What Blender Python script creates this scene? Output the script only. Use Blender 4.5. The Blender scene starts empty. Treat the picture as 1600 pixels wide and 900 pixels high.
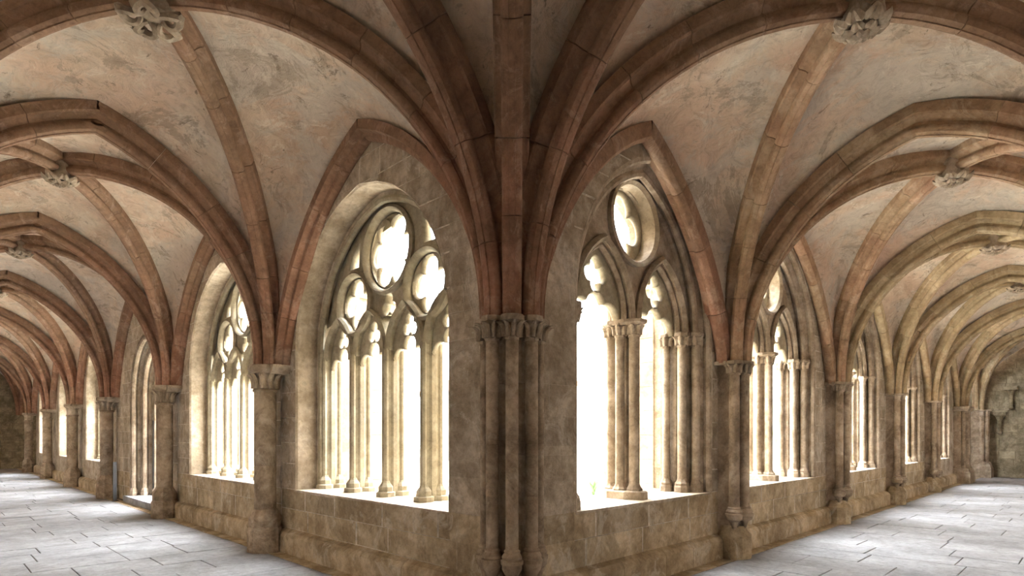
import bpy, bmesh, math, random
from mathutils import Vector
random.seed(7)
PI = math.pi
scene = bpy.context.scene
COL = scene.collection

# ------------------------------------------------------------------ camera, sky, exposure
# right walk runs along +x (wall face y=.15), left walk runs along +y (wall face x=.15); courtyard is x>0,y>0
CAMXY, CAMZ = -3.465, 1.6
cam = bpy.data.cameras.new('camera'); camo = bpy.data.objects.new('camera', cam); COL.objects.link(camo)
camo.location = (CAMXY, CAMXY, CAMZ); camo.rotation_euler = (PI/2, 0, -PI/4)
cam.sensor_width = 36; cam.lens = 928/1600*36; cam.shift_y = 230/1600; cam.clip_start = .05
scene.camera = camo
world = bpy.data.worlds.new('sky'); scene.world = world; world.use_nodes = True
bg = world.node_tree.nodes['Background']; bg.inputs[0].default_value = (.95, .975, 1, 1); bg.inputs[1].default_value = 9.0
vs = scene.view_settings; vs.view_transform = 'Standard'; vs.look = 'None'; vs.gamma = 1; vs.use_curve_mapping = False
vs.exposure = 2.4

# ------------------------------------------------------------------ dimensions
NODE = .05                       # vault springing line of the courtyard side
OUT = -4.10                      # vault springing line of the outer side
MID = (NODE+OUT)/2
WF, WB = .15, 1.0                # wall faces
Z0 = 2.56                        # top of the capitals
LT = [NODE, 4.74, 9.48, 14.5, 19.25, 24.3, 29.3]
RT = [NODE, 4.14, 8.42, 12.6, 16.75, 21.3]
SILL = .86

# ------------------------------------------------------------------ materials
MATS = {}
def nt(name):
    m = bpy.data.materials.new(name); m.use_nodes = True
    t = m.node_tree; b = t.nodes['Principled BSDF']; MATS[name] = m
    return m, t, b
def srgb(*c):
    return tuple(((v/255)/12.92 if v/255 <= .04045 else ((v/255+.055)/1.055)**2.4) for v in c)+(1,)
def N(t, kind, **kw):
    n = t.nodes.new(kind)
    for k, v in kw.items():
        if k in n.inputs: n.inputs[k].default_value = v
        else: setattr(n, k, v)
    return n
def ramp(t, stops, src, interp='LINEAR'):
    r = t.nodes.new('ShaderNodeValToRGB'); cr = r.color_ramp; cr.interpolation = interp
    while len(cr.elements) < len(stops): cr.elements.new(.5)
    for e, (p, c) in zip(cr.elements, stops):
        e.position = p; e.color = c if len(c) == 4 else tuple(c)+(1,)
    t.links.new(src, r.inputs[0]); return r.outputs[0]
def mix(t, a, b, fac, mode='MIX'):
    m = t.nodes.new('ShaderNodeMix'); m.data_type = 'RGBA'; m.blend_type = mode
    for s, v in ((m.inputs[6], a), (m.inputs[7], b), (m.inputs[0], fac)):
        if isinstance(v, (tuple, float, int)): s.default_value = v
        else: t.links.new(v, s)
    return m.outputs[2]
def noise(t, scale, detail=5, rough=.6, dist=0, vec=None, stretch=None):
    g = t.nodes.new('ShaderNodeNewGeometry'); v = g.outputs['Position']
    if stretch:
        mp = t.nodes.new('ShaderNodeMapping'); mp.inputs['Scale'].default_value = stretch
        t.links.new(v, mp.inputs[0]); v = mp.outputs[0]
    n = N(t, 'ShaderNodeTexNoise', Scale=scale, Detail=detail, Roughness=rough, Distortion=dist)
    t.links.new(v, n.inputs['Vector']); return n.outputs['Fac']
def bump(t, b, h, strength, dist=.02):
    bn = N(t, 'ShaderNodeBump', Strength=strength, Distance=dist)
    t.links.new(h, bn.inputs['Height']); t.links.new(bn.outputs[0], b.inputs['Normal'])
BW = ((.0, (0, 0, 0, 1)), (1., (1, 1, 1, 1)))

def stone(name, cols, var=.35, stain=None, stain_amt=.5, pale=None, pale_amt=.4, rnd=None, bump_s=.35, sc=1.6, upper=None):
    """cols: dark, mid, light tones of the stone; rnd: ramp over the per-piece random value"""
    m, t, b = nt(name)
    base = ramp(t, [(.38, cols[0]), (.5, cols[1]), (.62, cols[2])], noise(t, sc*1.7, 7, .7))
    oi = t.nodes.new('ShaderNodeObjectInfo')
    if rnd:
        base = mix(t, base, ramp(t, rnd, oi.outputs['Random'], 'CONSTANT'), var, 'MIX')
    v = ramp(t, [(0, (1-var*.7,)*3), (1, (1+var*.25,)*3)], oi.outputs['Random'])
    base = mix(t, base, v, 1., 'MULTIPLY')
    if upper:                                               # red wash survives low on the ribs, bare brown stone above
        g = t.nodes.new('ShaderNodeNewGeometry'); sx = t.nodes.new('ShaderNodeSeparateXYZ'); t.links.new(g.outputs['Position'], sx.inputs[0])
        ad = t.nodes.new('ShaderNodeMath'); ad.operation = 'MULTIPLY_ADD'; ad.inputs[1].default_value = 3.5
        t.links.new(noise(t, .8, 5, .7), ad.inputs[0]); t.links.new(sx.outputs[2], ad.inputs[2])
        base = mix(t, base, upper, mixfac(t, ad.outputs[0], 5.0, 6.6, .62))
    if stain: base = mix(t, base, stain, mixfac(t, noise(t, sc*.9, 6, .75, .6), .48, .60, stain_amt))
    if pale: base = mix(t, base, pale, mixfac(t, noise(t, sc*1.5, 7, .75, 1.2, stretch=(1, 1, .7)), .54, .60, pale_amt))
    sp = ramp(t, [(.36, (.66, .66, .66)), (.5, (.97, .97, .97)), (.62, (1.1, 1.1, 1.1))], noise(t, 13, 8, .8, .5))
    base = mix(t, base, sp, .8, 'MULTIPLY')
    t.links.new(base, b.inputs['Base Color']); b.inputs['Roughness'].default_value = .88
    b.inputs['Specular IOR Level'].default_value = .25
    bump(t, b, noise(t, 9, 9, .75, .3), bump_s, .05)
    return m
def mixfac(t, src, lo, hi, amt):
    r = t.nodes.new('ShaderNodeMapRange'); r.inputs[1].default_value = lo; r.inputs[2].default_value = hi
    r.inputs[4].default_value = amt; t.links.new(src, r.inputs[0]); return r.outputs[0]

S = srgb
stone('wall_stone', [S(160, 146, 126), S(184, 170, 150), S(204, 192, 174)], .28, S(126, 112, 92), .5, S(210, 202, 188), .5, None, .6)
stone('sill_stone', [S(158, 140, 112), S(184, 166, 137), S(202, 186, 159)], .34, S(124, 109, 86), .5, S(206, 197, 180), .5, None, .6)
stone('pier_stone', [S(144, 128, 109), S(170, 153, 133), S(190, 174, 153)], .28, S(106, 91, 74), .6, S(196, 184, 168), .35, None, .4)
stone('cap_stone', [S(152, 137, 118), S(178, 163, 144), S(196, 182, 164)], .2, S(118, 103, 86), .55, S(206, 196, 180), .3, None, .4)
stone('red_rib', [S(132, 100, 82), S(154, 116, 97), S(174, 138, 119)], .22, S(118, 93, 76), .6, S(182, 158, 141), .4,
      [(0, S(152, 112, 92)), (.3, S(144, 116, 94)), (.55, S(164, 118, 99)), (.8, S(148, 122, 100)), (.93, S(150, 150, 130))], .35, 1.6, S(142, 120, 98))
stone('ochre_rib', [S(156, 137, 108), S(178, 159, 128), S(196, 178, 148)], .22, S(138, 119, 93), .5, S(206, 194, 168), .35,
      [(0, S(174, 152, 121)), (.4, S(184, 164, 130)), (.7, S(178, 146, 121)), (.9, S(166, 160, 134))], .35)
stone('mixed_rib', [S(146, 118, 96), S(168, 140, 114), S(186, 162, 136)], .22, S(128, 106, 84), .5, S(196, 178, 156), .35,
      [(0, S(158, 128, 104)), (.35, S(168, 144, 112)), (.65, S(170, 128, 108)), (.9, S(154, 152, 130))], .35)
stone('tracery_stone', [S(146, 138, 120), S(164, 156, 136), S(178, 170, 150)], .08, S(150, 136, 110), .4, None, 0, None, .2)
stone('reveal_stone', [S(160, 146, 126), S(184, 170, 150), S(204, 192, 174)], .14, S(136, 121, 100), .45, None, 0, None, .3)
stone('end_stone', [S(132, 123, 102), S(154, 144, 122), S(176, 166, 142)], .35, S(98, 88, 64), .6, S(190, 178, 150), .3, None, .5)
stone('court_stone', [S(160, 146, 126), S(184, 170, 150), S(204, 192, 174)], .12)
stone('slab', [S(132, 132, 134), S(147, 147, 150), S(160, 160, 163)], .13, S(120, 118, 117), .5, None, 0, None, .16, .8)

m, t, b = nt('plaster')
c = ramp(t, [(.36, S(196, 174, 153)), (.5, S(214, 198, 178)), (.64, S(223, 213, 199))], noise(t, .9, 7, .68, .5))
c = mix(t, c, S(213, 180, 158), mixfac(t, noise(t, .5, 5, .65, .8), .46, .60, .55))
c = mix(t, c, S(200, 194, 184), mixfac(t, noise(t, .65, 6, .72, .6, stretch=(1.3, .8, 1)), .49, .56, .65))
c = mix(t, c, S(160, 146, 128), mixfac(t, noise(t, 1.3, 9, .78, .9), .56, .59, .6))
c = mix(t, c, S(230, 222, 208), mixfac(t, noise(t, 2.0, 9, .78, 1.8), .56, .61, .5))
c = mix(t, c, S(124, 110, 95), mixfac(t, noise(t, 2.7, 9, .8, 1.4), .60, .64, .75))
c = mix(t, c, ramp(t, [(.36, (.68, .66, .64)), (.5, (.97, .97, .97)), (.64, (1.08, 1.08, 1.08))], noise(t, 5, 9, .8, 1.2)), .75, 'MULTIPLY')
t.links.new(c, b.inputs['Base Color']); b.inputs['Roughness'].default_value = .92; b.inputs['Specular IOR Level'].default_value = .2
bump(t, b, noise(t, 5, 9, .72, .8), .8, .06)

def flat(name, col, rough=.6, metal=0, nz=.12):
    m, t, b = nt(name)
    k = ramp(t, [(.3, (1-nz,)*3), (.7, (1+nz*.5,)*3)], noise(t, 14, 4))
    t.links.new(mix(t, col, k, 1., 'MULTIPLY'), b.inputs['Base Color'])
    b.inputs['Roughness'].default_value = rough; b.inputs['Metallic'].default_value = metal
flat('joint', S(208, 199, 182), .95, 0, .45)
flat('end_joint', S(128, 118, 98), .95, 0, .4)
flat('eaves', S(120, 104, 88), .9)
flat('mortar', S(120, 112, 100), .95)
flat('iron', S(38, 36, 36), .5, .6)
flat('panel_grey', S(112, 120, 132), .4, .2)
flat('leaf_green', S(58, 88, 40), .6)
flat('roof_tile', S(168, 128, 104), .85)
flat('gravel', S(208, 202, 186), .95)

# ------------------------------------------------------------------ object helpers
WL = {}                                                     # world location of every object
def obj(name, mesh, loc=(0, 0, 0), parent=None, mat=None):
    o = bpy.data.objects.new(name, mesh); COL.objects.link(o)
    loc = Vector(loc); WL[o] = loc
    if parent is not None:
        o.parent = parent; o.location = loc-WL[parent]
    else: o.location = loc
    if mat and mesh is not None and not mesh.materials: mesh.materials.append(MATS[mat])
    return o
def tag(o, label, cat=None, group=None, kind=None):
    o['label'] = label
    if cat: o['category'] = cat
    if group: o['group'] = group
    if kind: o['kind'] = kind
    return o
def root(name, loc, label, cat=None, group=None, kind=None):
    return tag(obj(name, None, loc), label, cat, group, kind)

class MB:
    def __init__(s): s.v = []; s.f = []
    def add(s, vs, fs):
        n = len(s.v); s.v += [tuple(p) for p in vs]; s.f += [tuple(i+n for i in f) for f in fs]; return s
    def box(s, a, b):
        x0, y0, z0 = a; x1, y1, z1 = b
        return s.add([(x0,y0,z0),(x1,y0,z0),(x1,y1,z0),(x0,y1,z0),(x0,y0,z1),(x1,y0,z1),(x1,y1,z1),(x0,y1,z1)],
                     [(3,2,1,0),(4,5,6,7),(0,1,5,4),(1,2,6,5),(2,3,7,6),(3,0,4,7)])
    def lathe(s, prof, n=20, c=(0, 0, 0), rot=0.):
        """prof: (r, z) from bottom to top, closed at both ends"""
        vs = [(c[0]+r*math.cos(rot+2*PI*i/n), c[1]+r*math.sin(rot+2*PI*i/n), c[2]+z) for r, z in prof for i in range(n)]
        fs = [(j*n+i, j*n+(i+1) % n, (j+1)*n+(i+1) % n, (j+1)*n+i) for j in range(len(prof)-1) for i in range(n)]
        fs += [tuple(range(n))[::-1], tuple((len(prof)-1)*n+i for i in range(n))]
        return s.add(vs, fs)
    def rings(s, R, caps=True, close=False):
        n = len(R[0]); k = len(R)
        fs = [(j*n+i, j*n+(i+1) % n, ((j+1) % k)*n+(i+1) % n, ((j+1) % k)*n+i) for j in range(k if close else k-1) for i in range(n)]
        if caps and not close: fs += [tuple(range(n))[::-1], tuple((k-1)*n+i for i in range(n))]
        return s.add([p for r in R for p in r], fs)
    def tube(s, pts, rad, n=8):
        R = []
        for i, p in enumerate(pts):
            p = Vector(p); d = (Vector(pts[min(i+1, len(pts)-1)])-Vector(pts[max(i-1, 0)])).normalized()
            u = d.cross(Vector((.3, .2, 1))).normalized(); w = d.cross(u)
            r = rad[i] if isinstance(rad, (list, tuple)) else rad
            R.append([p+r*(math.cos(2*PI*j/n)*u+math.sin(2*PI*j/n)*w) for j in range(n)])
        return s.rings(R)
    def mesh(s, name='piece', smooth=False, origin=None):
        me = bpy.data.meshes.new(name)
        o = Vector(origin) if origin is not None else Vector((0, 0, 0))
        me.from_pydata([Vector(p)-o for p in s.v], [], s.f)
        bm = bmesh.new(); bm.from_mesh(me); bmesh.ops.recalc_face_normals(bm, faces=bm.faces)
        if smooth:
            for f in bm.faces: f.smooth = True
            for e in bm.edges:
                if len(e.link_faces) == 2 and e.calc_face_angle(0) > .6: e.smooth = False
        bm.to_mesh(me); bm.free(); return me
    def centre(s):
        n = len(s.v); return tuple(sum(p[i] for p in s.v)/n for i in range(3))
    def build(s, name, mat, parent=None, smooth=False):
        """mesh given in world coordinates; origin at its centre"""
        c = s.centre(); return obj(name, s.mesh(name, smooth, c), c, parent, mat)

def W(side, t, d, z):                                        # along the walk, depth towards the courtyard, height
    return (d, t, z) if side == 'L' else (t, d, z)

# ------------------------------------------------------------------ pointed openings
class Arch:
    """pointed arch opening: half width a, springing zs, apex za"""
    def __init__(s, a, zs, za):
        s.a, s.zs, s.za = a, zs, za; r = za-zs
        s.R = (a*a+r*r)/(2*a); s.c = a-s.R                      # arc centre of the +t half sits at t=c
    def half(s, z):
        if z <= s.zs: return s.a
        q = s.R**2-(z-s.zs)**2
        return max(0., s.c+math.sqrt(q)) if q > 0 and z < s.za else 0.
    def pt(s, f, n=0.):
        """f 0..1 springing to apex, n outward offset -> (t, z)"""
        R = s.R+n; ph = f*math.acos(max(-1, min(1, -s.c/R)))
        return (s.c+R*math.cos(ph), s.zs+R*math.sin(ph))
    def outline(s, n=0., k=12, zb=None):
        """closed-over-the-top polyline from +t foot to -t foot"""
        p = [s.pt(i/k, n) for i in range(k+1)]
        if zb is not None: p = [(s.a+n, zb)]+p
        return p+[(-x, z) for x, z in p[-2::-1]]

def sweep_arch(side, arch, prof, zb, c, k=14):
    """sweep closed profile [(n outward, depth)] up one jamb, over the arch and down the other; relative to t=c"""
    sts = []
    fr = ([None] if zb < arch.zs-.001 else [])+[i/k for i in range(k+1)]
    half = []
    for f in fr:
        half.append([((arch.a+n, zb) if f is None else arch.pt(f, n))+(d,) for n, d in prof])
    R = [[W(side, c+t, d, z) for t, z, d in r] for r in half]
    R += [[W(side, c-t, d, z) for t, z, d in r] for r in half[-2::-1]]
    return MB().rings(R)
def roll(n, d, r, k=8): return [(n+r*math.cos(2*PI*i/k), d+r*math.sin(2*PI*i/k)) for i in range(k)]

def plate_mesh(name, loops, depth, side, d0, bevel=.012):
    """flat stone plate with openings: 2-D loops (t, z), thickness depth, centred on depth coordinate d0"""
    cu = bpy.data.curves.new(name, 'CURVE'); cu.dimensions = '2D'; cu.fill_mode = 'BOTH'
    cu.extrude = depth/2-bevel; cu.bevel_depth = bevel; cu.bevel_resolution = 0; cu.offset = -bevel
    for lp in loops:
        sp = cu.splines.new('POLY'); sp.points.add(len(lp)-1); sp.use_cyclic_u = True
        for p, (x, y) in zip(sp.points, lp): p.co = (x, y, 0, 1)
    o = bpy.data.objects.new(name, cu); COL.objects.link(o); bpy.context.view_layer.update()
    me = bpy.data.meshes.new_from_object(o.evaluated_get(bpy.context.evaluated_depsgraph_get()))
    bpy.data.objects.remove(o); bpy.data.curves.remove(cu); me.name = name
    me.materials.clear()
    for v in me.vertices:
        x, y, z = v.co; v.co = W(side, x, d0+z, y)
    bm = bmesh.new(); bm.from_mesh(me); bmesh.ops.remove_doubles(bm, verts=bm.verts, dist=.0004)
    bmesh.ops.recalc_face_normals(bm, faces=bm.faces); bm.to_mesh(me); bm.free()
    return me
def circle(x, z, r, k=32): return [(x+r*math.cos(2*PI*i/k), z+r*math.sin(2*PI*i/k)) for i in range(k)]
def foil(x, z, n, dist, r, rot=PI/2, k=72):
    """outline of n overlapping lobes"""
    out = []
    for i in range(k):
        th = 2*PI*i/k; best = 0
        for j in range(n):
            al = th-(rot+2*PI*j/n); q = r*r-(dist*math.sin(al))**2
            if q >= 0: best = max(best, dist*math.cos(al)+math.sqrt(q))
        out.append((x+best*math.cos(th), z+best*math.sin(th)))
    return out
def cusp_line(lobes, ox, oz, a0, a1, k=40):
    out = []
    for i in range(k+1):
        th = a0+(a1-a0)*i/k; best = 0.02
        for (lx, lz, r) in lobes:
            dx, dz = lx-ox, lz-oz; bq = dx*math.cos(th)+dz*math.sin(th); q = r*r-(dx*dx+dz*dz-bq*bq)
            if q >= 0: best = max(best, bq+math.sqrt(q))
        out.append((ox+best*math.cos(th), oz+best*math.sin(th)))
    return out
def ring_mesh(side, x, z, R, prof, k=36):
    """ring around (x,z): profile [(radial, depth)]"""
    return MB().rings([[W(side, x+(R+n)*math.cos(2*PI*i/k), d, z+(R+n)*math.sin(2*PI*i/k)) for n, d in prof] for i in range(k)], close=True)

# ------------------------------------------------------------------ the setting: floor
fl = MB()
fl.box((-4.3, -4.3, -.2), (WB, 34, -.014)); fl.box((WB, -4.3, -.2), (26.4, WB, -.014))
floor = fl.build('floor', 'mortar'); tag(floor, 'pale grey stone paved floor of both vaulted walks', kind='structure')
slabs = []
def slab_course(axis, u0, u1, v0, v1):
    """one course across the walk: v is the walk direction, u the width"""
    u = u0; first = True
    while u < u1-.01:
        L = random.uniform(.65, 1.15)*(random.uniform(.4, 1) if first else 1); first = False
        if u1-(u+L) < .4: L = u1-u
        slabs.append((axis, u, min(u+L, u1), v0, v1)); u += L
v = -4.2
while v < 33.6:
    h = random.uniform(.52, .72); slab_course('L', -4.2, -.12, v, v+h); v += h
v = -.12
while v < 25.6:
    h = random.uniform(.52, .72); slab_course('R', -4.2, -.12, v, v+h); v += h
def slab_piece(mb, s):
    ax, u0, u1, v0, v1 = s; g = .004; dz = random.uniform(-.003, .003); e = .006
    B = [(u0+g, v0+g), (u1-g, v0+g), (u1-g, v1-g), (u0+g, v1-g)]
    T = [(u0+g+e, v0+g+e), (u1-g-e, v0+g+e), (u1-g-e, v1-g-e), (u0+g+e, v1-g-e)]
    tl = [random.uniform(-.002, .002) for _ in range(4)]
    R = [[(p[0], p[1], -.05) for p in B], [(p[0], p[1], dz-.005) for p in B], [(p[0], p[1], dz+q) for p, q in zip(T, tl)]]
    if ax == 'R': R = [[(p[1], p[0], p[2]) for p in r] for r in R]
    mb.rings(R)
def slab_key(s):
    x, y = ((s[1]+s[2])/2, (s[3]+s[4])/2) if s[0] == 'L' else ((s[3]+s[4])/2, (s[1]+s[2])/2)
    dx, dy = x-CAMXY, y-CAMXY; dep = (dx+dy)/1.414; lat = abs(dx-dy)/1.414
    drop = 1.6/dep*928 if dep > .3 else 9e9
    return dep if dep > .3 and lat/dep < .93 and drop < 300 else dep+1000
slabs.sort(key=slab_key)
rest = MB()
for i, s in enumerate(slabs):
    if i < 295: mb = MB(); slab_piece(mb, s); mb.build('paving_slab', 'slab', floor)
    else: slab_piece(rest, s)
o = rest.build('paving', 'slab', floor); o['kind'] = 'stuff'
for i, (nm, a, b_) in enumerate((('round-pier', (-.12, .0, -.02), (.06, 33.5, .003)), ('clustered-pier', (.0, -.12, -.02), (25.6, .06, .0032)))):  # flat brown strip on the floor beside each plinth
    o = MB().box(a, b_).build('trim_%d' % (i+1), 'sill_stone'); tag(o, 'brown strip along the plinth of the %s walk' % nm, kind='structure')

# ------------------------------------------------------------------ the setting: courtyard walls of cut stone
def block(mb, side, poly, d0, d1, ch=.009):
    n = len(poly); cx = sum(p[0] for p in poly)/n; cz = sum(p[1] for p in poly)/n
    def ins(p, e):
        dx, dz = cx-p[0], cz-p[1]; L = math.hypot(dx, dz) or 1; return (p[0]+dx/L*e, p[1]+dz/L*e)
    jit = random.uniform(-.004, .006)
    R = [[W(side, p[0], d1, p[1]) for p in poly], [W(side, p[0], d0+ch, p[1]) for p in poly],
         [W(side, *((lambda q: (q[0], d0+jit, q[1]))(ins(p, ch*1.5)))) for p in poly]]
    mb.rings(R)
def joint(o, n, jm='joint'):
    o.data.materials.append(MATS[jm])
    for q in range(n, 2*n): o.data.polygons[q].material_index = 1
def split(a, b, lo=.42, hi=.8):
    if b-a < .02: return []
    xs = [a]; x = a+random.uniform(.2, hi)
    while x < b-.2: xs.append(x); x += random.uniform(lo, hi)
    return xs+[b]
def wall_polys(tA, tB, arch, c, zbot, ztop, sill, rows=(.25, .36)):
    out = []; z = zbot
    zs_ = [z]
    while z < ztop-.01:
        h = random.uniform(*rows); nz = z+h
        if z < sill < nz+.12 and sill > z: nz = sill
        if ztop-nz < .14: nz = ztop
        zs_.append(nz); z = nz
    for za, zb in zip(zs_, zs_[1:]):
        open_ = arch is not None and zb > sill+.001 and arch.half(max(za, sill)) > 0
        if not open_:
            xs = split(tA, tB, *((.65, 1.25) if arch is not None and zb <= sill+.01 else (.42, .8)))
            out += [[(x0, za), (x1, za), (x1, zb), (x0, zb)] for x0, x1 in zip(xs, xs[1:])]
            continue
        k = 1 if zb <= arch.zs else 4
        edge = [(arch.half(za+(zb-za)*i/k), za+(zb-za)*i/k) for i in range(k+1)]
        if zb > arch.za:
            edge = [(h, q) for h, q in edge if q < arch.za]+[(0., arch.za), (0., zb)]
        mx = edge[0][0]
        for sg in (-1, 1):
            lim = c+sg*mx; far = tA if sg < 0 else tB
            L = abs(lim-far)
            cuts = split(0, L, .36, .75) if L > .55 else [0, L]
            for j in range(len(cuts)-1):
                p0, p1 = far-sg*cuts[j], far-sg*cuts[j+1]
                if j < len(cuts)-2: out.append([(p0, za), (p1, za), (p1, zb), (p0, zb)])
                else: out.append([(p0, za)]+[(c+sg*h, q) for h, q in edge]+[(p0, zb)])
    return out
ZT = 5.9
LA = Arch(1.64, 2.70, 4.51)                                # reveal arch of the left windows
RA = Arch(1.39, 2.93, 4.74)                                # reveal arch of the right windows
DA = Arch(1.22, 2.55, 3.92)                                # doorway
LC = [2.66]+[(LT[k]+LT[k+1])/2 for k in range(1, 6)]
RC = [2.42]+[(RT[k]+RT[k+1])/2+.03 for k in range(1, 5)]
def courtyard_wall(side, name, label, T, C, arch, door=None):
    r = root(name, W(side, (T[0]+T[-1])/2, WF, 0), label, kind='structure')
    far = MB(); count = 0
    for k in range(len(T)-1):
        tA = T[k] if k else WF
        ar, sl = (DA, 0.) if door == k else (arch, SILL)
        for p in wall_polys(tA, T[k+1], ar, C[k], 0., ZT, sl):
            if count < 298:
                mb = MB(); block(mb, side, p, WF, WB)
                cz = sum(q[1] for q in p)/len(p)
                o = mb.build('stone_block', 'sill_stone' if cz < SILL else 'wall_stone', r); count += 1; joint(o, len(p))
            else: block(far, side, p, WF, WB)
    o = far.build('stonework', 'wall_stone', r); o['kind'] = 'stuff'
    return r
courtyard_wall('L', 'wall_left', 'cut sandstone wall with four-light tracery windows and a doorway', LT, LC, LA, 2)
courtyard_wall('R', 'wall_right', 'cut sandstone wall with twin-arched oculus windows', RT, RC, RA)
# the solid core where both walls meet
MB().box((WF+.01, WF+.01, 0), (WB, WB, ZT)).build('wall_corner', 'wall_stone')
tag(bpy.data.objects['wall_corner'], 'stone wall corner behind the clustered corner pier', kind='structure')

def plinth(side, name, label, t0, t1, skip=None):
    r = root(name, W(side, (t0+t1)/2, .05, 0), label, kind='structure')
    x = t0
    while x < t1-.05:
        L = random.uniform(.6, 1.15); L = L if t1-(x+L) > .3 else t1-x
        e = x+L
        if not (skip and e > skip[0] and x < skip[1]):
            R = []
            for t_, g in ((x+.001, .006), (x+.008, 0), (e-.008, 0), (e-.001, .006)):
                R.append([W(side, t_, d+(g if d < .14 else 0), z-(g if z > 0 else 0)) for d, z in ((.045, 0), (.045, .235), (.085, .285), (WF+.03, .325), (WF+.03, 0))])
            MB().rings(R).build('plinth_stone', 'sill_stone', r)
        x = e
plinth('L', 'baseboard_left', 'projecting stone plinth under the tracery windows', .045, 29.3, (10.9, 13.5))
plinth('R', 'baseboard_right', 'projecting stone plinth under the oculus windows', .045, 21.2)

# outer walls and ends
def plain_wall(name, label, a, b_, mat='wall_stone'):
    o = MB().box(a, b_).build(name, mat); tag(o, label, kind='structure'); return o
plain_wall('wall_outer_left', 'plain outer wall of the round-pier walk opposite its windows', (-4.55, -4.55, -.1), (-4.11, 34, ZT), 'plaster')
plain_wall('wall_outer_right', 'plain outer wall of the clustered-pier walk opposite its windows', (-4.11, -4.55, -.1), (26.2, -4.11, ZT), 'plaster')
plain_wall('wall_outer_end', 'plain outer wall of the walk beyond the far corner', (25.6, 5.0, -.1), (26.2, 34, ZT), 'plaster')
for i_, (a_, b_) in enumerate((((-40, -40, -.4), (-4.55, 40, -.1)), ((-4.55, -40, -.4), (40, -4.55, -.1)))):
    o = MB().box(a_, b_).build('outer_ground', 'gravel'); tag(o, 'pale ground outside the outer wall of the %s walk' % ('round-pier', 'clustered-pier')[i_], kind='structure')
def end_wall(name, label, side, t, u0, u1, mat='end_stone'):
    r = root(name, W(side, t, (u0+u1)/2, 0), label, kind='structure')
    o = 'R' if side == 'L' else 'L'                        # blocks laid across the walk
    n = 0; far = MB()
    for p in wall_polys(u0, u1, None, 0, 0, ZT, -1, (.2, .32)):
        if n < 298:
            mb = MB(); block(mb, o, p, t, t+.6); joint(mb.build('stone_block', mat, r), len(p), 'end_joint'); n += 1
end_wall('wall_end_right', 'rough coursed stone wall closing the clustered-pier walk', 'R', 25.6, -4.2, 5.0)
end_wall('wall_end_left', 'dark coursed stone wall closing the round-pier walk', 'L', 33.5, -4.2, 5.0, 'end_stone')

plain_wall('wall_blocker_court', 'added wall blocking daylight behind the last round pier', (.22, 29.35, -.1), (4.6, 29.6, ZT), 'end_stone')  # added out of view to keep daylight out of the far left end
plain_wall('wall_blocker_side', 'added side wall blocking daylight beyond the last round pier', (4.6, 29.35, -.1), (4.9, 34, ZT), 'end_stone')  # second unseen wall, added to block light from the side
# ------------------------------------------------------------------ vault ribs and webs
def arch_curve(a, r, drop=0.):
    """returns list-sampler of an extrados half curve: (s, z, normal s, normal z), f in 0..1"""
    if drop:                                                # sharper arch: arc centres lie below the capitals
        q = r+drop; R = (a*a+q*q)/(2*a); p0 = math.asin(drop/R); pm = math.acos((R-a)/R)
        def fn(f):
            p = p0+f*(pm-p0); return (R-R*math.cos(p), R*math.sin(p)-drop, math.cos(p), -math.sin(p))
        return fn, R*(pm-p0), lambda s: max(0, math.sqrt(max(0, R*R-(R-s)**2))-drop)
    if r >= a*.999:
        R = (a*a+r*r)/(2*a); pm = math.acos(max(-1, min(1, (R-a)/R)))
        def fn(f):
            p = f*pm; return (R-R*math.cos(p), R*math.sin(p), math.cos(p), -math.sin(p))
        ln = R*pm
        zf = lambda s: math.sqrt(max(0, R*R-(R-s)**2))
    else:
        def fn(f):
            p = f*PI/2; nx, nz = math.cos(p)/a, math.sin(p)/r; L = math.hypot(nx, nz)
            return (a*(1-math.cos(p)), r*math.sin(p), nx/L, -nz/L)
        ln = PI/2*math.sqrt((a*a+r*r)/2)
        zf = lambda s: r*math.sqrt(max(0, 1-(1-s/a)**2))
    return fn, ln, zf
def profile(w, d):
    h = [(w/2, -.03), (w/2, .26*d), (.90*w/2, .33*d), (.74*w/2, .34*d), (.50*w/2, .40*d), (.32*w/2, .50*d), (.34*w/2, .60*d), (.50*w/2, .63*d), (.58*w/2, .71*d), (.58*w/2, .80*d),
         (.48*w/2, .90*d), (.30*w/2, .95*d), (.20*w/2, .96*d), (.17*w/2, d)]
    return h+[(-b, n) for b, n in h[::-1]]
def wall_profile(w, d):
    return [(w/2, -.02), (w/2, .5*d), (.3*w/2, .62*d), (.2*w/2, .85*d), (-.1*w/2, d), (-.5*w/2, d), (-.9*w/2, .8*d), (-w/2, .5*d), (-w/2, -.02)]
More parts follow.
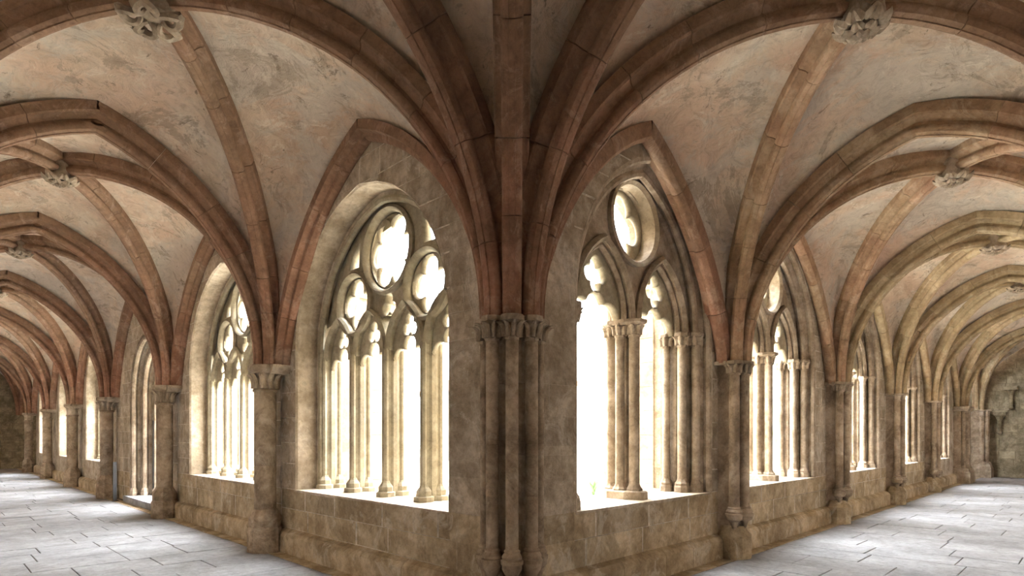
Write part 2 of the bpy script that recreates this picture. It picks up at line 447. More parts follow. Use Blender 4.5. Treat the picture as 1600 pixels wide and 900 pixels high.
def rib(name, label, cat_group, A, B, zA, mat, prof, vlen=.72, drop=0.):
    """arch from A to B (plan points), extrados apex zA"""
    A, B = Vector(A), Vector(B); d = (B-A); a = d.length/2; d.normalize(); lat = Vector((-d.y, d.x))
    fn, ln, _ = arch_curve(a, zA-Z0, drop)
    r = root(name, (A.x, A.y, Z0), label, 'rib', cat_group)
    nv = max(3, round(ln/vlen)); kink = fn(1)[2] > .01
    cuts = [0]+[(i+random.uniform(-.18, .18))/nv for i in range(1, nv)]+[1]
    for half in (0, 1):
        P0, dd = (A, d) if half == 0 else (B, -d)
        for i in range(nv):
            f0, f1 = cuts[i], cuts[i+1]; e = .006/ln
            fs = [f0+e*.3, f0+e]+[f0+(f1-f0)*j/4 for j in (1, 2, 3)]+[f1-e, f1-e*.3]
            gs = [.005, 0, 0, 0, 0, 0, .005]
            R = []
            for f, g in zip(fs, gs):
                if i == nv-1 and f >= f1-e*1.1: f = 1 if g else 1-e
                s, z, ns, nz = fn(f)
                if f == 1 and kink: ns, nz = 0, -1/abs(nz); g = 0
                if f == 1 and not kink: g = 0
                ring = []
                for bb, n in prof:
                    q = n-g if n > 0 else n; bq = bb*(1-g*6)
                    p = P0+dd*(s+ns*q)+lat*bq*(1 if half == 0 else 1)
                    ring.append((p.x, p.y, Z0+z+nz*q))
                R.append(ring)
            MB().rings(R).build('voussoir', mat, r, True)
    return r
ORD = ['first', 'second', 'third', 'fourth', 'fifth', 'sixth', 'seventh']
WALK = {'L': 'round-pier', 'R': 'clustered-pier'}
PR_D = profile(.27, .27); PR_T = profile(.29, .28); PR_W = wall_profile(.24, .16); DROP = .7
DIAG = {'L': 5.58, 'R': 5.34}; TRAN = {'L': 5.36, 'R': 5.09}; WALLR = {'L': 5.03, 'R': 4.90}
def rmat(side, k):
    if side == 'L': return 'red_rib'
    return 'red_rib' if k == 0 else ('mixed_rib' if k == 1 else 'ochre_rib')
ceiling = root('ceiling', (MID, MID, Z0), 'plastered cross-ribbed vaults with weathered pinkish beige webs', kind='structure')
def web_cell(e0, e1, cen, zE, zC, drop=0.):
    """cell between the edge arch e0-e1 (apex zE) and the bay centre (apex zC)"""
    mb = MB(); e0, e1, cen = Vector(e0), Vector(e1), Vector(cen); mid = (e0+e1)/2
    aE = (e1-e0).length/2; NV, NS = 18, 12
    zfE = arch_curve(aE, zE-Z0, drop)[2]
    for wi, st in enumerate((e0, e1)):
        aD = (cen-st).length; zfD = arch_curve(aD, zC-Z0)[2]
        for up in (0, .14):
            V = []
            for i in range(NV+1):
                v_ = 1-math.cos(PI/2*i/NV)
                p = st.lerp(mid, v_); q = st.lerp(cen, v_)
                zp, zq = zfE(v_*aE), zfD(v_*aD); zr = (zE-Z0)*math.sqrt(max(0, 1-(1-v_)**2))
                for j in range(NS+1):
                    f = j/NS; w = p.lerp(q, f)
                    zz = zp+(zr-zp)*min(1, f*3)
                    V.append((w.x, w.y, Z0+zz+(zq-zz)*f+.07*math.sin(PI*f)*math.sin(PI/2*i/NV)+up))
            mb.add(V, [(lambda q: q[::-1] if wi else q)((i*(NS+1)+j, i*(NS+1)+j+1, (i+1)*(NS+1)+j+1, (i+1)*(NS+1)+j)) for i in range(NV) for j in range(NS)])
    c = mb.centre(); me = bpy.data.meshes.new('vault_web')
    me.from_pydata([Vector(p)-Vector(c) for p in mb.v], [], mb.f)
    bm = bmesh.new(); bm.from_mesh(me); bmesh.ops.remove_doubles(bm, verts=bm.verts, dist=.0005)
    for f in bm.faces: f.smooth = True
    bm.to_mesh(me); bm.free()
    obj('vault_web', me, c, ceiling, 'plaster')
def bay(corners, apex_edges, zC, walls=False):
    """corners c0..c3 in order, apex_edges for c0c1, c1c2, c2c3, c3c0"""
    cen = sum((Vector(c) for c in corners), Vector((0, 0)))/4
    for i in range(4): web_cell(corners[i], corners[(i+1) % 4], cen, apex_edges[i], zC, DROP if walls and i == 0 else 0.)
    return cen

# bosses -------------------------------------------------------------
def petal(mb, ang, r0, r1, w, z0, z1, lift):
    """solid curled petal pointing outwards, hanging below the boss"""
    R = []
    for i in range(6):
        u = i/5; r = r0+(r1-r0)*u; ww = w*math.sin(PI*(.18+.72*u))**.8; z = z0+(z1-z0)*u-lift*math.sin(PI*u*.9)
        cs, sn = math.cos(ang), math.sin(ang); th = .014
        ring = []
        for lx, dz in ((-1, .012), (-.45, -.012), (0, .004), (.45, -.012), (1, .012), (0, .03+th)):
            ring.append((r*cs-lx*ww*sn, r*sn+lx*ww*cs, z+dz))
        R.append(ring)
    mb.rings(R)
def boss(side, loc, label, R=.27, leafy=False):
    r = root('roof_boss', loc, label, 'boss', 'carved roof bosses')
    core = MB().lathe([(R*.35, -.05), (R*.72, -.03), (R*.86, .04), (R*.8, .16), (R*.7, .34)], 16)
    obj('boss_core', core.mesh('boss_core', True), loc, r, 'cap_stone')
    if leafy:
        for j in range(5):
            a = 2*PI*j/5+.4
            lob = MB()
            for q in range(2):
                pts = []; rr = []
                for i in range(13):
                    u = i/12; th = a+(.5-q)*.5+(1 if q else -1)*u*2.9; rad = .115*(1-u*.62)
                    pts.append((R*.62*math.cos(a)+rad*math.cos(th), R*.62*math.sin(a)+rad*math.sin(th), -.05-.05*math.sin(PI*u))); rr.append(.042*(1-.45*u))
                lob.tube(pts, rr, 6)
            obj('curled_leaf', lob.mesh('curled_leaf', True), loc, r, 'cap_stone')
    else:
        for n, r0, r1, w, z0, z1, lf in ((8, R*.45, R*1.08, .085, -.03, .0, .05), (6, R*.2, R*.66, .06, -.07, -.06, .035), (5, .0, R*.32, .035, -.10, -.10, .02)):
            for j in range(n):
                mb = MB(); petal(mb, 2*PI*(j+.5*(n % 2))/n, r0, r1, w, z0, z1, lf)
                obj('petal', mb.mesh('petal', True), loc, r, 'cap_stone')
    return r

# corner bay
cc = [(NODE, NODE), (OUT, NODE), (OUT, OUT), (NODE, OUT)]
bay(cc, [5.42, 5.3, 5.3, 5.36], 5.60)
rib('diagonal_rib', 'red sandstone diagonal rib rising straight from the middle of the corner pier', 'diagonal ribs', cc[0], cc[2], 5.60, 'red_rib', PR_D)
rib('diagonal_rib', 'red sandstone diagonal rib crossing the corner bay between its outer walls', 'diagonal ribs', cc[1], cc[3], 5.60, 'red_rib', PR_D)
for side in 'LR':
    T = LT if side == 'L' else RT; n = len(T)-1
    P = lambda t_, d: W(side, t_, d, 0)[:2]
    for k in range(n):
        t0, t1 = T[k], T[k+1]; mt = rmat(side, k)
        e0 = ({'L': 5.42, 'R': 5.36}[side] if k == 0 else TRAN[side])
        cen = bay([P(t0, NODE), P(t1, NODE), P(t1, OUT), P(t0, OUT)], [WALLR[side]+.05, TRAN[side], WALLR[side], e0], DIAG[side], True)
        w = 'the %s %s bay' % (ORD[k], WALK[side])
        rib('diagonal_rib', 'diagonal rib over %s, rising from %s' % (w, 'the corner pier' if k == 0 else 'its pier nearer the corner'), 'diagonal ribs', P(t0, NODE), P(t1, OUT), DIAG[side], mt, PR_D)
        rib('diagonal_rib', 'diagonal rib over %s, rising from its pier farther from the corner' % w, 'diagonal ribs', P(t1, NODE), P(t0, OUT), DIAG[side], 'mixed_rib' if side == 'R' and k == 0 else mt, PR_D)
        m2 = 'red_rib' if side == 'L' else ('red_rib' if k == 0 else 'ochre_rib')
        if k == 0:
            rib('transverse_arch', 'moulded transverse arch springing from the corner pier across the %s walk' % WALK[side], 'transverse arches', P(t0, NODE), P(t0, OUT), e0, 'red_rib', PR_T)
        rib('transverse_arch', 'moulded transverse arch across the %s walk at the %s pier after the corner' % (WALK[side], ORD[k]), 'transverse arches', P(t1, NODE), P(t1, OUT), TRAN[side], 'mixed_rib' if (side == 'R' and k == 0) else m2, PR_T)
        kind = 'doorway' if (side == 'L' and k == 2) else 'window'
        rib('wall_rib', 'pointed wall rib above the %s in %s' % (kind, w), 'wall ribs', P(t0+.04, NODE+.04), P(t1-.04, NODE+.04), WALLR[side]+.05, mt, PR_W, drop=DROP)
        zb = DIAG[side]-.30
        first = side == 'L' and k == 0
        boss(side, (cen.x, cen.y, zb), ('carved %s boss at the rib crossing of %s' % ('curled-leaf' if first else 'rosette', w)), .205, first)
# vault of the far corner bays
for side in 'LR':
    T = LT if side == 'L' else RT; t0 = T[-1]; t1 = t0+4.15
    P = lambda t_, d: W(side, t_, d, 0)[:2]
    bay([P(t0, NODE), P(t1, NODE), P(t1, OUT), P(t0, OUT)], [TRAN[side]]*4, DIAG[side])
    mt = 'red_rib' if side == 'L' else 'ochre_rib'
    rib('diagonal_rib', 'diagonal rib over the far corner bay of the %s walk, from its corner pier' % WALK[side], 'diagonal ribs', P(t0, NODE), P(t1, OUT), DIAG[side], mt, PR_D)
    rib('diagonal_rib', 'diagonal rib over the far corner bay of the %s walk, from the end wall' % WALK[side], 'diagonal ribs', P(t1, NODE), P(t0, OUT), DIAG[side], mt, PR_D)
    rib('transverse_arch', 'arch closing the far corner bay of the %s walk on its courtyard side' % WALK[side], 'transverse arches', P(t0, NODE), P(t1, NODE), TRAN[side], mt, PR_T)
# unseen roof slabs above the vaults, added to stop sky light leaking in
for nm, a, b_ in (('left', (-4.6, -4.6, ZT+.05), (1.3, 34.2, ZT+.2)), ('end', (1.3, 29.3, ZT+.05), (5, 34.2, ZT+.2)), ('right', (1.3, -4.6, ZT+.05), (26.3, 1.3, ZT+.2))):
    o = MB().box(a, b_).build('roof_'+nm, 'roof_tile'); tag(o, 'tiled roof deck added to block sky light over the %s' % {'left': 'round-pier walk', 'right': 'clustered-pier walk', 'end': 'dark far corner beyond the round piers'}[nm], kind='structure')

# ------------------------------------------------------------------ piers
CACHE = {}
def cached(key, fn):
    if key not in CACHE: CACHE[key] = fn()
    return CACHE[key]
def leaf_mesh(r0, r1, h, w, curl=.03, rel=.022):
    """upright carved leaf leaning on a bell, tip curling outwards; centre axis at origin, leaf towards +x"""
    R = []
    for i in range(8):
        u = i/7
        rad = r0+(r1-r0)*u**2+.006+(curl*max(0, u-.55)/.45); z = h*min(1, u*1.12)-(.25*h*max(0, u-.8)/.2*.45)
        ww = w*(.35+.65*math.sin(PI*min(1, .12+.85*u)))*(1-.55*max(0, u-.7)/.3)*(1+.18*math.cos(u*18))
        R.append([(rad-.012, -ww, z), (rad+rel*.6, -ww*.6, z), (rad+rel, 0, z), (rad+rel*.6, ww*.6, z), (rad-.012, ww, z), (rad-.02, 0, z)])
    return MB().rings(R).mesh('leaf', True)
def put_leaves(cap, key, loc, r0, r1, h, w, n, rot=0., curl=.03, mat='cap_stone'):
    me = cached(('leaf', key), lambda: leaf_mesh(r0, r1, h, w, curl))
    for j in range(n):
        o = obj('leaf', me, loc, cap, mat); o.rotation_euler.z = rot+2*PI*j/n
def round_pier(loc, label, detail=True):
    x, y = loc; r = root('round_pier', (x, y, 0), label, 'pier', 'round piers along the tracery windows')
    def P(nm, fn, z=0, mat='pier_stone', par=None):
        return obj(nm, cached(('rp', nm, z), lambda: fn().mesh(nm, True)), (x, y, z), par or r, mat)
    P('base', lambda: MB().lathe([(.232, 0), (.232, .31), (.225, .325), (.208, .35), (.214, .36), (.214, .47), (.205, .49), (.18, .53), (.172, .55), (.16, .575), (.147, .59)], 8, rot=PI/8))
    for i, (za, zb) in enumerate(((.58, 1.18), (1.18, 1.74), (1.74, 2.20))):
        P('shaft_drum', lambda: MB().lathe([(.140, za), (.144, za+.008), (.144, zb-.008), (.140, zb)], 28), 0.001*i)
    P('necking', lambda: MB().lathe([(.143, 2.185), (.162, 2.195), (.166, 2.21), (.16, 2.225), (.143, 2.235)], 28))
    cap = P('capital', lambda: MB().lathe([(.145, 2.23), (.146, 2.32), (.152, 2.40), (.172, 2.45), (.2, 2.465), (.218, 2.475), (.226, 2.50), (.226, 2.535), (.216, 2.56)], 8, rot=PI/8), 0, 'cap_stone')
    P('impost', lambda: MB().rings([[(px, py*g, z) for px, py in ((-.02, -.3), (.25, -.3), (.25, .3), (-.02, .3))] for z, g in ((2.44, .72), (2.50, .96), (2.51, 1), (2.557, 1))]), 0, 'cap_stone')
    if detail: put_leaves(cap, 'rp', (x, y, 2.235), .154, .188, .21, .036, 10, .3, .05)
    return r
def shaft_set(r, key, x, y, rad, zb, zc, capr, caph, detail, nleaf=7, drums=2, pend=.22):
    """slender shaft with base, pendant below and leaf capital above, as parts of pier r"""
    def P(nm, fn, mat='pier_stone', extra=''):
        return obj(nm, cached((key, nm, extra), lambda: fn().mesh(nm, True)), (x, y, 0), r, mat)
    zt = Z0-caph
    if pend: P('pendant', lambda: MB().lathe([(rad*.35, zb-pend), (rad*.55, zb-pend*.75), (rad*.8, zb-pend*.45), (rad*1.5, zb-.05), (rad*1.6, zb-.03), (rad*1.6, zb)], 12))
    P('shaft_base', lambda: MB().lathe([(rad*1.75, zb-.005), (rad*1.75, zb+.025), (rad*1.5, zb+.035), (rad*1.6, zb+.055), (rad*1.35, zb+.075), (rad*1.2, zb+.085), (rad*1.28, zb+.1), (rad, zb+.115)], 16))
    cuts = [zb+.11]+[zb+.11+(zt-zb-.11)*(i/drums) for i in range(1, drums)]+[zt]
    for i in range(drums):
        P('shaft_drum', lambda: MB().lathe([(rad*.96, cuts[i]), (rad, cuts[i]+.006), (rad, cuts[i+1]-.006), (rad*.96, cuts[i+1])], 18), extra=str(i))
    cap = P('capital', lambda: MB().lathe([(rad*1.18, zt-.012), (rad*1.2, zt+.008), (rad*1.02, zt+.018), (rad*1.0, zt+caph*.35), (capr*.66, zt+caph*.66), (capr*.8, zt+caph*.72),
            (capr*1.0, zt+caph*.76), (capr*1.02, zt+caph*.9), (capr*.95, zt+caph)], 8, rot=PI/8), 'cap_stone')
    if detail: put_leaves(cap, key, (x, y, zt+.015), rad*1.12, capr*.80, caph*.68, rad*.42, nleaf, .2, .045)
def core_prism(r, name, key, x, y, poly, z0, z1, mat='pier_stone'):
    obj(name, cached(key, lambda: MB().rings([[(px, py, z0) for px, py in poly], [(px, py, z1) for px, py in poly]]).mesh(name)), (x, y, 0), r, mat)
def half_poly(R, n, a0, a1): return [(R*math.cos(a0+(a1-a0)*i/n), R*math.sin(a0+(a1-a0)*i/n)) for i in range(n+1)]

# corner pier: five shafts
r = root('corner_pier', (0, 0, 0), 'clustered corner pier of five slender shafts with leaf capitals', 'pier')
dirs = [math.atan2(2.44, -2.07), PI, PI*1.25, PI*1.5, math.atan2(-2.07, 2.12)]
for i, a in enumerate(dirs):
    rho = .225 if i in (1, 2, 3) else .222
    shaft_set(r, 'corner%d' % (i in (0, 4)), NODE+rho*math.cos(a), NODE+rho*math.sin(a), .052 if i not in (0, 4) else .046, .575, 0, .098, .19, True, 8, 4, .26)
for i in range(4):
    z0, z1 = .30+i*.575, .30+(i+1)*.575-.006
    core_prism(r, 'core_stone', ('cc', i), NODE, NODE, half_poly(.155, 8, math.radians(100), math.radians(350))+[(.14, .14)], z0, min(z1, Z0-.03))
core_prism(r, 'impost', 'cimp', NODE, NODE, half_poly(.25, 10, math.radians(110), math.radians(340))+[(.14, .14)], Z0-.055, Z0-.003, 'cap_stone')
core_prism(r, 'base', 'cbase', NODE, NODE, half_poly(.30, 5, math.radians(110), math.radians(340))+[(.14, .14)], 0, .36)

for k in range(1, 6):
    round_pier((-.075, LT[k]), 'round stone pier with octagonal base, %s after the corner pier' % ORD[k-1], k <= 3)
round_pier((-.1, LT[6]+.05), 'round stone pier before the dark end wall of the doorway walk', False)
def cluster_pier(t_, label, detail):
    r = root('clustered_pier', (t_, NODE, 0), label, 'pier', 'triple-shaft piers along the oculus windows')
    for i, a in enumerate((PI*1.25-.1, PI*1.5, PI*1.75+.1)):
        rho = .185
        shaft_set(r, 'cl', t_+rho*math.cos(a), NODE+rho*math.sin(a), .066, .56, 0, .115, .17, detail, 7, 3, .17)
    core_prism(r, 'core_stone', 'clc', t_, NODE, half_poly(.125, 8, PI*.98, PI*2.02)+[(.16, .12), (-.16, .12)], .3, Z0-.03)
    core_prism(r, 'impost', 'cli', t_, NODE, [(-.27, .13), (-.27, -.06)]+half_poly(.22, 8, PI*1.08, PI*1.92)+[(.27, -.06), (.27, .13)], Z0-.05, Z0-.003, 'cap_stone')
    obj('base', cached('clb', lambda: MB().lathe([(.24, 0), (.24, .30), (.225, .32), (.20, .36), (.17, .42)], 10, rot=PI/10).mesh('base')), (t_, NODE-.03, 0), r, 'sill_stone')
for k in range(1, 5):
    cluster_pier(RT[k], 'triple-shaft pier on a drum base, %s after the corner pier' % ORD[k-1], k <= 2)
# far corner pier of the right walk and the pier against the end wall
r = root('corner_pier', (21.6, .1, 0), 'wide clustered pier at the far corner beside the end wall', 'pier')
for i in range(5):
    shaft_set(r, 'far', 21.15+.17*i, -.12-.05*(i % 2), .06, .50, 0, .11, .2, False, 0, 2, 0)
def wrap(g): return ((21.0-g, -.26-g), (21.95+g, -.26-g), (21.95+g, .5), (21.29, .5), (21.29, WF+.01), (21.0-g, WF+.01))
core = ((21.05, -.06), (22.0, -.06), (22.0, .5), (21.29, .5), (21.29, WF+.01), (21.05, WF+.01))
MB().rings([[(x, y, z) for x, y in core] for z in (.3, Z0)]).build('core_stone', 'pier_stone', r)
MB().rings([[(x, y, z) for x, y in wrap(g)] for z, g in ((0, .06), (.36, .06), (.40, .02), (.5, 0))]).build('base', 'cap_stone', r)
MB().rings([[(x, y, z) for x, y in wrap(g)] for z, g in ((Z0-.16, -.02), (Z0-.06, .03), (Z0, .03))]).build('impost', 'cap_stone', r)
r = root('end_pier', (25.2, -.15, 0), 'pale slender-shafted pier standing against the rough end wall', 'pier')
for dx, dy in ((-.16, 0), (-.05, -.12), (.1, -.12), (.2, 0)):
    shaft_set(r, 'end', 25.2+dx, -.15+dy, .075, .50, 0, .14, .22, False, 0, 2, 0)
MB().box((25.06, -.2, 0), (25.58, .2, Z0-.02)).build('core_stone', 'pier_stone', r)
R = [[(25.2+x*g, -.15+y*g, z) for x, y in ((-.28, -.26), (.36, -.26), (.36, .3), (-.28, .3))] for z, g in ((0, 1.1), (.34, 1.1), (.4, 1), (.5, .9))]
MB().rings(R).build('base', 'cap_stone', r)
for i, (yy, zz) in enumerate(((-.62, 2.35), (-.95, 3.3))):
    r = root('wall_corbel', (25.6, yy, zz), ['low stone corbel', 'high stone corbel'][i]+' on the rough end wall beside the slender pier', 'corbel')
    MB().lathe([(.02, -.75), (.09, -.68), (.05, -.6), (.07, -.2), (.13, -.05), (.17, 0)], 10, (25.5, yy, zz)).build('bracket', 'end_stone', r)
    MB().box((25.28, yy-.2, zz), (25.6, yy+.2, zz+.12)).build('abacus', 'end_stone', r)

# ------------------------------------------------------------------ left windows: four lights, three foiled circles
win_n = [0]
def left_window(c, label):
    win_n[0] += 1
    r = root('window_%d' % win_n[0], (.6, c, SILL), label, kind='structure')
    D = .62; sd = 'L'
    def P(nm, key, fn, par=None, mat='tracery_stone', at=(0, 0)):
        """mesh local to (depth 0, t=c, z=0)"""
        me = cached(('lw', key), fn)
        return obj(nm, me, (0, c+at[0], at[1]), par or r, mat)
    main = Arch(1.56, 2.70, 4.44); lan = Arch(.335, 2.62, 3.13); ZL = 2.62
    xs = [-1.14, -.38, .38, 1.14]
    def plate():
        top = main.outline(.06, 14, ZL)                                   # +t foot over to -t foot
        bot = []
        for x in xs: bot += [(x-a, z) for a, z in lan.outline(0, 8)]
        loops = [top+bot, circle(0, 3.83, .47), circle(.77, 3.30, .36), circle(-.77, 3.30, .36), foil(0, 3.17, 3, .075, .075, PI/2, 36)]
        for s in (1, -1): loops.append([(s*.70, 3.77), (s*.93, 3.77), (s*.85, 3.93), (s*.66, 4.07)])
        return plate_mesh('tracery_plate', loops, .13, sd, D)
    P('tracery_plate', 'plate', plate)
    rp = [(.045, D-.10), (.045, D+.10), (.012, D+.13), (-.012, D+.11), (-.03, D+.06), (-.03, D-.06), (-.012, D-.11), (.012, D-.13)]
    for x, z, R_, n, di, fr in ((0, 3.83, .49, 6, .285, .148), (.77, 3.30, .375, 4, .178, .134), (-.77, 3.30, .375, 4, .178, .134)):
        g = P('tracery_ring', ('ring', R_), lambda: ring_mesh(sd, 0, 0, R_, rp).mesh('tracery_ring', True), at=(x, z))
        P('foil_plate', ('foil', n), lambda: plate_mesh('foil_plate', [circle(0, 0, R_-.03), foil(0, 0, n, di, fr, PI/2 if n == 4 else 0)], .075, sd, D, .02), g, at=(x, z))
    barp = [(-.012, D-.09), (.03, D-.135), (.055, D-.10), (.055, D+.10), (.03, D+.135), (-.012, D+.09)]
    for x in xs:
        l = P('lancet_arch', 'lancet', lambda: sweep_arch(sd, lan, barp, ZL, 0, 8).mesh('lancet_arch', True), at=(x, 0))
        def head():
            outer = [(a, z) for a, z in lan.outline(.0, 8)]
            outer = [(lan.a, ZL-.13)]+outer+[(-lan.a, ZL-.13)]
            inn = cusp_line([(0, ZL+.03, .115), (.19, ZL-.13, .135), (-.19, ZL-.13, .135)], 0, ZL-.1, -.06, PI+.06)
            return plate_mesh('lancet_cusps', [outer+inn[::-1], foil(0, ZL+.26, 3, .07, .07, PI/2, 36)], .07, sd, D, .012)
        P('lancet_cusps', 'head', head, l, at=(x, 0))
    mp = [(-.026, D-.145), (.026, D-.145), (.042, D-.12), (.038, D-.095), (.02, D-.08), (.028, D-.055), (.05, D-.03), (.05, D+.03), (.028, D+.055), (.02, D+.08), (.038, D+.095), (.042, D+.12), (.026, D+.145), (-.026, D+.145)]
    mp += [(-a, d) for a, d in mp[2:12][::-1]]
    for x in (-1.52, -.76, 0, .76, 1.52):
        mu = P('mullion', 'mull', lambda: MB().rings([[W(sd, a, d, z) for a, d in mp] for z in (SILL, ZL+.02)]).mesh('mullion'), at=(x, 0))
        for q, dd in enumerate((D-.105, D+.105)):
            def bs(): return MB().lathe([(.118, SILL-.01), (.118, SILL+.055), (.105, SILL+.062), (.09, SILL+.066), (.09, SILL+.12), (.075, SILL+.14), (.055, SILL+.165), (.045, SILL+.19)], 8, (dd, 0, 0), PI/8).mesh('mullion_base')
            P('mullion_base', ('mb', q), bs, mu, at=(x, 0))
    # plain splayed reveal around the tracery and the sill
    P('reveal', 'reveal', lambda: sweep_arch(sd, LA, [(.004, WF+.0), (-.012, WF+.03), (-.012, D-.17), (-.07, D-.15), (-.07, D+.15), (-.012, D+.17), (-.012, WB-.02), (.004, WB)], SILL, 0).mesh('reveal'), mat='reveal_stone')
    P('outer_roll', 'oroll', lambda: sweep_arch(sd, LA, roll(-.09, D-.14, .045), SILL, 0).mesh('outer_roll', True))
    P('sill', 'sill', lambda: MB().rings([[W(sd, a, d, z) for d, z in ((WF-.002, SILL-.02), (WF-.002, SILL), (D+.1, SILL+.004), (WB+.06, SILL-.1), (WB+.06, SILL-.14), (WF+.05, SILL-.14))] for a in (-1.66, 1.66)]).mesh('sill'), mat='reveal_stone')
for k in (0, 1, 3, 4, 5):
    left_window(LC[k], 'four-light window with foiled circle tracery in the %s bay of the round-pier walk' % ORD[k])

# ------------------------------------------------------------------ right windows: twin arches and an oculus
def right_window(c, label, detail):
    win_n[0] += 1; sd = 'R'; D = .56
    r = root('window_%d' % win_n[0], (c, D, SILL), label, kind='structure')
    def P(nm, key, fn, par=None, mat='cap_stone', at=(0, 0)):
        return obj(nm, cached(('rw', key), fn), (c+at[0], 0, at[1]), par or r, mat)
    ZC = 2.93; sub = Arch(.50, ZC, 3.72); xs = (-.60, .60)
    main = Arch(1.30, ZC, 4.66)
    def plate():
        top = main.outline(.04, 14, ZC-.02); bot = []
        for x in xs: bot += [(x-sub.a, ZC-.02)]+[(x-a, z) for a, z in sub.outline(0, 10)]+[(x+sub.a, ZC-.02)]
        return plate_mesh('tracery_plate', [top+bot, circle(0, 4.06, .45, 40)], .30, sd, D+.02, .02)
    P('tracery_plate', 'plate', plate)
    oc = P('oculus_ring', 'oculus', lambda: ring_mesh(sd, 0, 4.06, .45, [(.05, D-.18), (.02, D-.2), (-.015, D-.16), (-.03, D+.1), (-.03, D+.2), (.05, D+.2)], 40).mesh('oculus_ring', True), mat='reveal_stone')
    P('quatrefoil_plate', 'quatre', lambda: plate_mesh('quatrefoil_plate', [circle(0, 4.06, .44, 40), foil(0, 4.06, 4, .215, .162)], .08, sd, D+.06, .025), oc, 'tracery_stone')
    for x in xs:
        m1 = P('sub_arch', 'sub', lambda: sweep_arch(sd, sub, [(.075, D-.12), (.08, D-.17), (.04, D-.21), (0, D-.17), (.01, D-.12), (-.03, D-.13), (-.055, D-.09), (-.03, D-.05), (-.03, D+.1), (.07, D+.1)], ZC, 0, 10).mesh('sub_arch', True), at=(x, 0))
        def light():
            inn = cusp_line([(0, ZC+.08, .16), (.24, ZC-.05, .2), (-.24, ZC-.05, .2)], 0, ZC-.02, -.05, PI+.05)
            outer = [(a, z) for a, z in sub.outline(-.02, 10, ZC-.06)]
            return plate_mesh('light_tracery', [outer+inn[::-1], foil(0, ZC+.45, 4, .105, .085)], .11, sd, D+.0, .02)
        P('light_tracery', 'light', light, m1, 'tracery_stone', at=(x, 0))
    def shaft(nm, x, d, rad, mat='cap_stone'):
        zt = ZC-.18
        g = P(nm, ('sh', d, rad), lambda: MB().lathe([(rad, SILL+.16), (rad, zt)], 18, (0, d, 0)).mesh(nm, True), at=(x, 0), mat=mat)
        P('shaft_base', ('shb', d, rad), lambda: MB().lathe([(rad*1.75, SILL-.01), (rad*1.75, SILL+.07), (rad*1.55, SILL+.09), (rad*1.6, SILL+.115), (rad*1.25, SILL+.14), (rad*1.05, SILL+.17)], 8, (0, d, 0), PI/8).mesh('shaft_base'), g, mat, (x, 0))
        cap = P('capital', ('shc', d, rad), lambda: MB().lathe([(rad*1.2, zt-.01), (rad*1.2, zt+.012), (rad*1.02, zt+.02), (rad*1.1, zt+.07), (rad*1.5, zt+.12), (rad*1.9, zt+.13), (rad*1.95, zt+.165), (rad*1.8, zt+.18)], 8, (0, d, 0), PI/8).mesh('capital'), g, mat, (x, 0))
        if detail:
            me = cached(('leaf', 'rw'), lambda: leaf_mesh(rad*1.06, rad*1.5, .12, rad*.6, .022))
            for j in range(6):
                o = obj('leaf', me, (c+x, d, zt+.015), g, mat); o.rotation_euler.z = 2*PI*j/6+.3
    for x, d, rad in ((0, D-.15, .062), (.0, D+.17, .062), (.07, D, .055), (-.07, D, .055),
                      (1.13, D-.13, .058), (-1.13, D-.13, .058), (1.10, D+.08, .05), (-1.10, D+.08, .05), (1.27, D-.25, .055), (-1.27, D-.25, .055)):
        shaft('shaft', x, d, rad)
    oct_ = [(.19*math.cos(PI/8+q*PI/4)*.95, D+.30*math.sin(PI/8+q*PI/4)) for q in range(8)]
    P('abacus', 'mab', lambda: MB().rings([[(a*g, D+(d-D)*g, z) for a, d in oct_] for z, g in ((ZC-.055, .86), (ZC-.03, 1), (ZC+.005, 1))]).mesh('abacus'))
    P('plinth', 'mpl', lambda: MB().rings([[(a*g, D+(d-D)*g, z) for a, d in oct_] for z, g in ((SILL-.01, 1.03), (SILL+.085, 1.03), (SILL+.10, .95))]).mesh('plinth'))
    # stepped orders of the jambs: continuous mouldings
    st = [(.01, WF), (-.03, WF+.015), (-.05, WF+.05), (-.03, WF+.10), (-.07, WF+.12), (-.10, WF+.16), (-.10, WF+.22), (-.16, WF+.24), (-.20, D-.05), (-.23, D-.03), (-.23, D+.2), (.01, D+.2)]
    P('jamb_moulding', 'jamb', lambda: sweep_arch(sd, RA, st, SILL, 0).mesh('jamb_moulding', True))
    P('outer_moulding', 'orm', lambda: sweep_arch(sd, RA, roll(-.13, D-.24, .05), ZC, 0).mesh('outer_moulding', True))
    P('sill', 'sill', lambda: MB().rings([[W(sd, a, d, z) for d, z in ((WF-.002, SILL-.02), (WF-.002, SILL), (D+.1, SILL+.004), (WB+.06, SILL-.1), (WB+.06, SILL-.14), (WF+.05, SILL-.14))] for a in (-1.40, 1.40)]).mesh('sill'), mat='reveal_stone')
for k in range(5):
    right_window(RC[k], 'twin-arched window with quatrefoil oculus in the %s bay of the clustered-pier walk' % ORD[k], k <= 1)

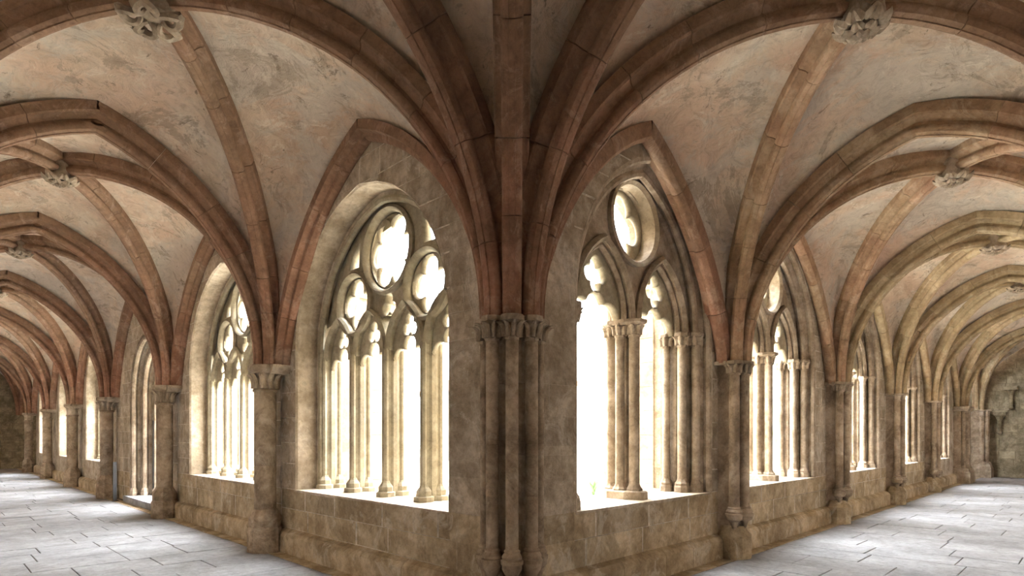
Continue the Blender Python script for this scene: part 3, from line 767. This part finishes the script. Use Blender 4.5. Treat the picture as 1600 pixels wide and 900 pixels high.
# ------------------------------------------------------------------ doorway in the third left bay
c = LC[2]
door = root('door_1', (.6, c, 0), 'deeply moulded pointed doorway to the courtyard between two round piers', kind='structure')
for i, (n, d) in enumerate(((-.02, .20), (-.17, .40), (-.32, .60))):
    w = [(.01, d-.05), (n-.02, d-.05), (n-.02, d+.06), (n-.10, d+.10), (n-.10, d+.16), (.01, d+.16)]
    sweep_arch('L', DA, w, 0, c).build('door_order', 'wall_stone', door)
    o = sweep_arch('L', DA, roll(n-.075, d+.01, .055), .32, c).build('door_roll', 'pier_stone', door, True)
    for sg in (-1, 1):
        MB().lathe([(.1, .0), (.1, .2), (.085, .24), (.09, .27), (.06, .33)], 8, (d+.01, c+sg*(DA.a+n-.075), .0), PI/8).build('roll_base', 'cap_stone', o)
sweep_arch('L', DA, [(.01, .74), (-.46, .74), (-.46, 1.35), (.01, 1.35)], 0, c).build('door_jamb', 'reveal_stone', door)
MB().box((.02, c-1.25, 0), (1.6, c+1.25, .15)).build('door_step', 'slab', door)

# ------------------------------------------------------------------ small things
r = root('info_stele', (-.1, 13.55, 0), 'narrow blue-grey information stele standing beside the doorway pier', 'sign')
MB().box((-.12, 13.50, .012), (-.055, 13.545, .95)).build('panel', 'panel_grey', r)
MB().box((-.125, 13.545, .004), (-.05, 13.57, .95)).build('back_plate', 'iron', r)
MB().box((-.15, 13.46, .003), (-.02, 13.60, .012)).build('foot_plate', 'iron', r)
r = root('iron_rod', (.55, 12.8, .15), 'thin black iron rod standing on the doorway step', 'rod')
MB().lathe([(.016, .17), (.016, 1.95)], 8, (.55, 12.8, 0)).build('rod', 'iron', r, True)
MB().lathe([(.07, .15), (.06, .17), (.03, .22), (.018, .26)], 10, (.55, 12.8, 0)).build('foot', 'iron', r, True)
# plant in the courtyard
r = root('garden_plant', (9.8, 6.6, -.1), 'small green leafy plant in the courtyard behind the oculus window', 'plant')
for j in range(30):
    a = random.uniform(0, 2*PI); tl = random.uniform(.1, .2); h = random.uniform(.32, .5)
    R = []
    for i in range(5):
        u = i/4; w = .05*math.sin(PI*(.15+.8*u)); x, y, z = 9.8+math.cos(a)*tl*u**1.3, 6.6+math.sin(a)*tl*u**1.3, -.1+h*u
        R.append([(x-math.sin(a)*w, y+math.cos(a)*w, z), (x+math.cos(a)*.006, y+math.sin(a)*.006, z-.004), (x+math.sin(a)*w, y-math.cos(a)*w, z), (x-math.cos(a)*.004, y-math.sin(a)*.004, z+.006)])
    MB().rings(R).build('leaf', 'leaf_green', r, True)

# ------------------------------------------------------------------ courtyard
o = MB().box((1.0, 1.0, -.3), (60, 60, -.1)).build('courtyard_ground', 'gravel'); tag(o, 'pale sunlit courtyard ground outside the windows', kind='structure')
def buttress(side, t_, label):
    r = root('buttress', W(side, t_, WB+.4, -.1), label, 'buttress', 'stepped buttresses on the courtyard side')
    z = -.1; i = 0
    while z < 3.6:
        h = .34; a = .36
        me = cached(('bt', side), lambda: MB().rings([[W(side, x, d, q) for x, d in ((-.36+g, 0), (.36-g, 0), (.36-g, .85-g), (-.36+g, .85-g))] for q, g in ((0, .008), (.008, 0), (.332, 0), (.34, .008))]).mesh('buttress_course'))
        obj('buttress_course', me, W(side, t_, WB, z), r, 'court_stone'); z += h
    me = cached(('btc', side), lambda: MB().rings([[W(side, x, d, q) for d, q in ((0, 0), (.92, 0), (.92, .08), (0, .75))] for x in (-.4, .4)]).mesh('buttress_cap'))
    obj('buttress_cap', me, W(side, t_, WB, z), r, 'court_stone')
for k in range(1, 4): buttress('L', LT[k], 'stone buttress outside behind the %s round pier' % ORD[k-1])
for k in range(1, 4): buttress('R', RT[k], 'stone buttress outside behind the %s clustered pier' % ORD[k-1])
def wing(side, t0, u0, u1, label):
    """courtyard front of an opposite range: wall, cornice and tiled roof; side 'R' stands at x=t0"""
    r = root('courtyard_range', W(side, t0, (u0+u1)/2, -.1), label, 'building')
    def ex(poly, nm, mat): MB().rings([[W(side, a, u, z) for a, z in poly] for u in (u0, u1)]).build(nm, mat, r)
    ex([(t0, -.1), (t0, 4.3), (t0+.8, 4.3), (t0+.8, -.1)], 'range_wall', 'court_stone')
    ex([(t0-.25, 4.3), (t0-.25, 4.45), (t0+.8, 4.45), (t0+.8, 4.25), (t0-.1, 4.25)], 'cornice', 'eaves')
    ex([(t0-.4, 4.45), (t0-.4, 4.55), (t0+4.6, 6.6), (t0+4.6, 4.45)], 'roof', 'roof_tile')
wing('R', 21.5, 1.2, 29.0, 'pale courtyard range with eaves seen through the oculus windows')
wing('L', 30.2, 5.0, 21.0, 'pale courtyard range with eaves seen through the tracery windows')
